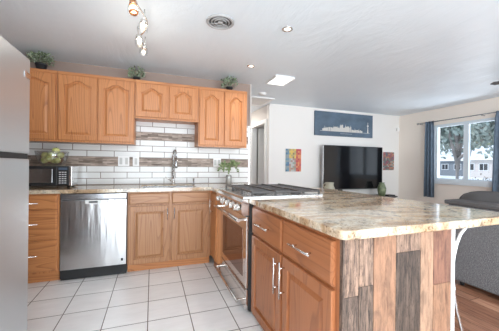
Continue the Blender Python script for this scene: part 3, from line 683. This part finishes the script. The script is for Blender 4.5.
# two small abstracts
def abstract(name, x0, x1, z0, z1, cols, label, seed):
    t = thing(name, ((x0 + x1) / 2, 4.76, z0), label, 'picture'); rg = random.Random(seed)
    part('canvas', B(x0, x1, 4.742, YL - .001, z0, z1, .002), M['white'], t)
    mb = MB(); nx, nz = 9, 12
    ms = {}
    for i in range(nx):
        for j in range(nz):
            c = cols(i / (nx - 1), j / (nz - 1), rg)
            if c not in ms: ms[c] = mat('paint_patch', c, .6)
            a = x0 + (x1 - x0) * i / nx; b = z0 + (z1 - z0) * j / nz
            mb.box(a, a + (x1 - x0) / nx, 4.739, 4.7425, b, b + (z1 - z0) / nz, 0, ms[c])
    part('painted_patches', mb, None, t)
    return t
def c1f(u, v, rg):
    if u < .2: return rg.choice([(.10, .20, .32), (.16, .30, .40), (.28, .34, .36)])
    if u > .7: return rg.choice([(.62, .16, .10), (.50, .08, .10), (.70, .30, .14)])
    if v > .55: return rg.choice([(.72, .52, .12), (.66, .45, .14), (.45, .38, .18), (.25, .20, .12)])
    return rg.choice([(.38, .40, .40), (.50, .34, .24), (.30, .36, .30), (.52, .52, .50), (.40, .25, .22)])
abstract('abstract_picture', 2.492, 2.842, 1.061, 1.515, c1f, 'small colourful abstract painting in blue, yellow and red left of the television', 3)
def c2f(u, v, rg): return rg.choice([(.24, .10, .10), (.35, .14, .12), (.40, .34, .30), (.14, .16, .18), (.45, .22, .14), (.18, .24, .20), (.30, .10, .16)])
abstract('abstract_picture', 5.012, 5.345, 1.10, 1.517, c2f, 'small dark red patterned painting right of the television', 8)
single('motion_sensor', B(5.43, 5.50, YL - .045, YL - .001, 2.02, 2.10, .008), M['whitep'], 'small white sensor high in the far wall corner', 'sensor')

# ---------------------------------------------------------------- window, curtains
f = MB(); x0_ = XW - .02
def fr_(a, b, c, d, xa=XW - .02, xb=XW + .10): f.box(xa, xb, a, b, c, d, .002)
y0, y1, z0, z1 = 2.16, 3.895, .925, 2.025
fr_(y0, y1, z0 - .085, z0 - .0, XW - .035, XW + .0); fr_(y0 - .0, y1 + .0, z0, z0 + .03, XW - .01, XW + .05); fr_(y0, y1, z1 - .03, z1, XW - .01, XW + .05)
fr_(y0, y0 + .05, z0 + .03, z1 - .03, XW - .01, XW + .05); fr_(y1 - .045, y1, z0 + .03, z1 - .03, XW - .01, XW + .05); fr_(3.275, 3.365, z0 + .03, z1 - .03, XW + .0, XW + .05)
fr_(y1, y1 + .05, z0 - .085, z1 + .02, XW - .015, XW + .0); fr_(y0 - .05, y1, z1, z1 + .02, XW - .015, XW); fr_(y0 - .05, y0, z0 - .085, z1, XW - .015, XW)
wn = struct('window_1', f, mat('window_vinyl', (.74, .80, .84), .4))
struct('pane', B(XW + .03, XW + .036, y0 + .05, 3.275, z0 + .03, z1 - .03), M['pane'], wn); struct('pane', B(XW + .02, XW + .026, 3.365, y1 - .045, z0 + .03, z1 - .03), M['pane'], wn)
t = thing('curtain_rod', (5.44, 3.0, 2.115), 'thin metal curtain rod above the window', 'curtain rod')
part('rod', MB().tube([(5.44, 4.20, 2.115), (5.44, 1.85, 2.115)], .0085), M['steel_d'], t)
for y in (4.22, 1.83): part('finial', MB().sphere((5.44, y, 2.115), .022), M['steel_d'], t)
for y in (4.17, 3.02, 1.9): part('rod_bracket', B(5.437, 5.53, y - .006, y + .006, 2.093, 2.105), M['steel_d'], t)
def curtain(ya, yb, za, zb_, folds, label):
    t = thing('curtain', (5.44, (ya + yb) / 2, zb_), label, 'curtain', 'blue curtains of the living room window')
    mb = MB(); n = folds * 8; rows = []
    for z, k in ((za, .8), (za - .12, .9), ((za + zb_) / 2, 1.0), (zb_, 1.08)):
        cy = (ya + yb) / 2; fr_l = []
        for i in range(n + 1):
            s = i / n; y = cy + (ya + (yb - ya) * s - cy) * k; fr_l.append((5.44 + .028 * math.sin(s * folds * 2 * PI), y, z))
        rows.append(fr_l + [(p[0] + .004, p[1], p[2]) for p in reversed(fr_l)])
    mb.loops(rows, True, True, smooth=True); part('cloth', mb, M['curtain'], t)
    for i in range(folds):
        y = ya + (yb - ya) * (.12 + .76 * i / max(1, folds - 1)); rg = MB().lathe((5.44, y, 2.115), [(.021, -.004), (.024, 0), (.021, .004), (.017, 0), (.021, -.004)], 14, ax='y', cap=False); part('ring', rg, M['black'], t)
curtain(3.86, 4.06, 2.13, .555, 3, 'slate blue curtain gathered at the left side of the window')
curtain(2.40, 2.85, 2.13, .40, 4, 'slate blue curtain at the right side of the window cut by the photo edge')

# ---------------------------------------------------------------- sofa
t = thing('sofa', (3.3, .9, 0), 'grey tweed sofa seen from behind at the right of the peninsula', 'sofa')
part('back_panel', B(2.87, 3.03, -.25, 1.895, .045, .800, .02, seg=3), M['sofa'], t)
part('top_ledge', B(2.855, 3.06, -.27, 1.915, .801, .842, .010), M['sofa_d'], t)
part('arm', B(3.03, 3.75, 1.70, 1.89, .045, .63, .03, seg=3), M['sofa'], t); part('arm', B(3.03, 3.75, -.25, -.07, .045, .63, .03, seg=3), M['sofa'], t)
part('seat', B(3.03, 3.72, -.07, 1.66, .10, .30, .02), M['sofa'], t)
for a, b in ((-.065, .79), (.80, 1.655)): part('seat_cushion', B(3.04, 3.74, a, b, .30, .45, .04, seg=3), M['sofa'], t)
for x in (2.93, 3.68):
    for y in (-.2, 1.78): part('leg', MB().lathe((x, y, 0), [(.018, 0), (.022, .046)], 10), M['black'], t)
def cushion(c, s, rz, label):
    mb = MB(); n = 10; g = []
    top = []; bot = []
    for j in range(n + 1):
        for i in range(n + 1):
            u, v_ = i / n * 2 - 1, j / n * 2 - 1; th = s[1] * (1 - u ** 4) ** .5 * (1 - v_ ** 4) ** .5; pu, pv = 1 - .14 * v_ ** 4, 1 - .22 * u ** 4
            top.append((u * s[0] * pu, th, v_ * s[2] * pv)); bot.append((u * s[0] * pu, -th, v_ * s[2] * pv))
    R_ = Matrix.Rotation(rz, 3, 'Z'); P = [[mb.bm.verts.new(R_ @ Vector(p) + Vector(c)) for p in L_] for L_ in (top, bot)]
    for L_ in P:
        for j in range(n):
            for i in range(n): a = j * (n + 1) + i; f_ = mb.bm.faces.new((L_[a], L_[a + 1], L_[a + n + 2], L_[a + n + 1])); f_.smooth = True
    bmesh.ops.remove_doubles(mb.bm, verts=mb.bm.verts, dist=.0005)
    return single('back_cushion', mb, M['sofa_d'], label, 'cushion')
cushion((3.17, 1.56, .705), (.42, .09, .238), PI / 2, 'dark grey back cushion rising above the ledge of the sofa')

# ---------------------------------------------------------------- outdoors
snow = mat('snow', (.80, .80, .80), .8); base(snow, ramp(snow, noise(snow, coords(snow), .6, 5), [(.35, (.55, .53, .50)), (.5, (.78, .78, .78)), (.7, (.85, .85, .86))]))
struct('ground', B(XW + .14, 90, -40, 90, -.55, -.35), snow)
struct('street', B(19, 24, -38, 88, -.35, -.335), mat('wet_asphalt', (.42, .42, .43), .5))
def house(x, y, w_, d_, h_, rh, wall, label, rot):
    t = thing('house', (x, y, -.35), label, 'house'); z = -.35
    def PB(name, mb, m, par):
        o = part(name, mb, m, par); return o
    PB('wall', B(x, x + w_, y, y + d_, z, z + h_), wall, t)
    rf = MB(); e = .5; rf.poly([(x - e, y - e, z + h_), (x + w_ / 2, y - e, z + h_ + rh), (x + w_ + e, y - e, z + h_)], (0, d_ + 2 * e, 0)); PB('roof', rf, snow, t)
    PB('fascia', B(x - e - .02, x - e + .03, y - e, y + d_ + e, z + h_ - .18, z + h_ + .02), M['white'], t)
    for k in range(4):
        yy = y + d_ * (.12 + .23 * k); wv = PB('window', B(x - .06, x, yy, yy + 1.2, z + 1.1, z + 2.2), M['white'], t)
        o = part('pane', MB().box(x - .075, x - .055, yy + .08, yy + .56, z + 1.18, z + 2.12).box(x - .075, x - .055, yy + .64, yy + 1.12, z + 1.18, z + 2.12), M['display'], wv)
    PB('chimney', B(x + w_ * .6, x + w_ * .6 + .7, y + d_ * .4, y + d_ * .4 + .7, z + h_, z + h_ + rh + .6), mat('chimney_brick', (.22, .15, .13), .8), t)
house(52, 30.8, 9, 9.5, 2.9, 1.9, mat('grey_siding', (.20, .22, .24), .7), 'low grey house with white window frames across the street, seen through the left pane', 0)
house(47, 20.5, 9, 8, 2.9, 2.3, mat('pale_siding', (.62, .56, .52), .7), 'pale house with a snowy roof across the street, seen through the right pane', 0)
def tree(x, y, h_, cr_, n, lm, label, cz=.62, seed=1):
    rg = random.Random(seed); t = thing('tree', (x, y, -.35), label, 'tree', 'trees outside the window'); z = -.35
    tr = MB(); tr.tube([(x, y, z), (x + .1, y + .05, z + h_ * .3), (x, y, z + h_ * .75)], [h_ * .011, h_ * .009, h_ * .005], 8)
    cs = []
    for k in range(9):
        a = k * 2.4; e = (x + cr_ * .7 * math.cos(a), y + cr_ * .7 * math.sin(a), z + h_ * rg.uniform(.5, .95)); cs.append(e)
        tr.tube([(x + .03, y, z + h_ * (.25 + .04 * k)), ((x + e[0]) / 2, (y + e[1]) / 2, e[2] - h_ * .1), e], [h_ * .012, h_ * .008, h_ * .003], 5)
    part('trunk', tr, mat('bark', (.28, .25, .23), .9), t)
    lf = MB(); cs.append((x, y, z + h_ * .8)); cs.append((x, y, z + h_ * cz))
    for k in range(n):
        cc = rg.choice(cs); r_ = cr_ * .6 * rg.random() ** .4; d = Vector((rg.gauss(0, 1), rg.gauss(0, 1), rg.gauss(0, .8))).normalized(); p = Vector(cc) + d * r_
        s = h_ * .018; q = Vector((rg.uniform(-1, 1), rg.uniform(-1, 1), rg.uniform(-1, 1))).normalized(); s1 = q.orthogonal().normalized() * s; s2 = q.cross(s1)
        lf.quad([p - s1, p - s2 * .6, p + s1, p + s2 * .6])
    part('crown', lf, lm, t)
lg = mat('spruce_blue_green', (.10, .14, .12), .8); base(lg, ramp(lg, noise(lg, coords(lg), 2, 3), [(.35, (.16, .21, .18)), (.65, (.42, .48, .43))]))
lo_ = mat('olive_leaves', (.18, .2, .1), .8); base(lo_, ramp(lo_, noise(lo_, coords(lo_), 1.6, 3), [(.35, (.18, .22, .12)), (.5, (.32, .36, .20)), (.7, (.55, .48, .38))]))
tree(11.5, 7.22, 5.6, 1.8, 12000, lg, 'blue green tree standing in the yard behind the left pane', seed=2)
tree(18.5, 10.95, 9.0, 3.0, 15000, lo_, 'olive and brown leaved tree filling the right pane', seed=5)
tree(26, 18.5, 9, 2.8, 3500, lg, 'distant dark tree behind the left yard tree', seed=7)
tree(66, 35, 15, 5.5, 7000, lo_, 'distant olive tree rising behind the pale house', seed=12)
rb = random.Random(3); t = thing('shrub', (22, 11.6, -.35), 'low brown winter shrub in the snow seen low in the right pane', 'shrub')
lf = MB()
for k in range(700):
    d = Vector((rb.gauss(0, .45), rb.gauss(0, .9), abs(rb.gauss(0, .38)))); p = Vector((22, 11.6, -.33)) + d; q = Vector((rb.uniform(-1, 1), rb.uniform(-1, 1), 1)).normalized(); a = q.orthogonal() * .07; b_ = q.cross(a)
    lf.quad([p - a, p - b_ * .5, p + a, p + b_ * .5])
part('foliage', lf, mat('dry_twigs', (.34, .27, .21), .9), t)
st = MB()
for k in range(7): st.tube([(22, 11.6 + .2 * (k - 3), -.35), (22 + rb.uniform(-.3, .3), 11.6 + .35 * (k - 3), .25)], .015, 5)
part('stems', st, mat('twig_bark', (.25, .19, .15), .9), t)
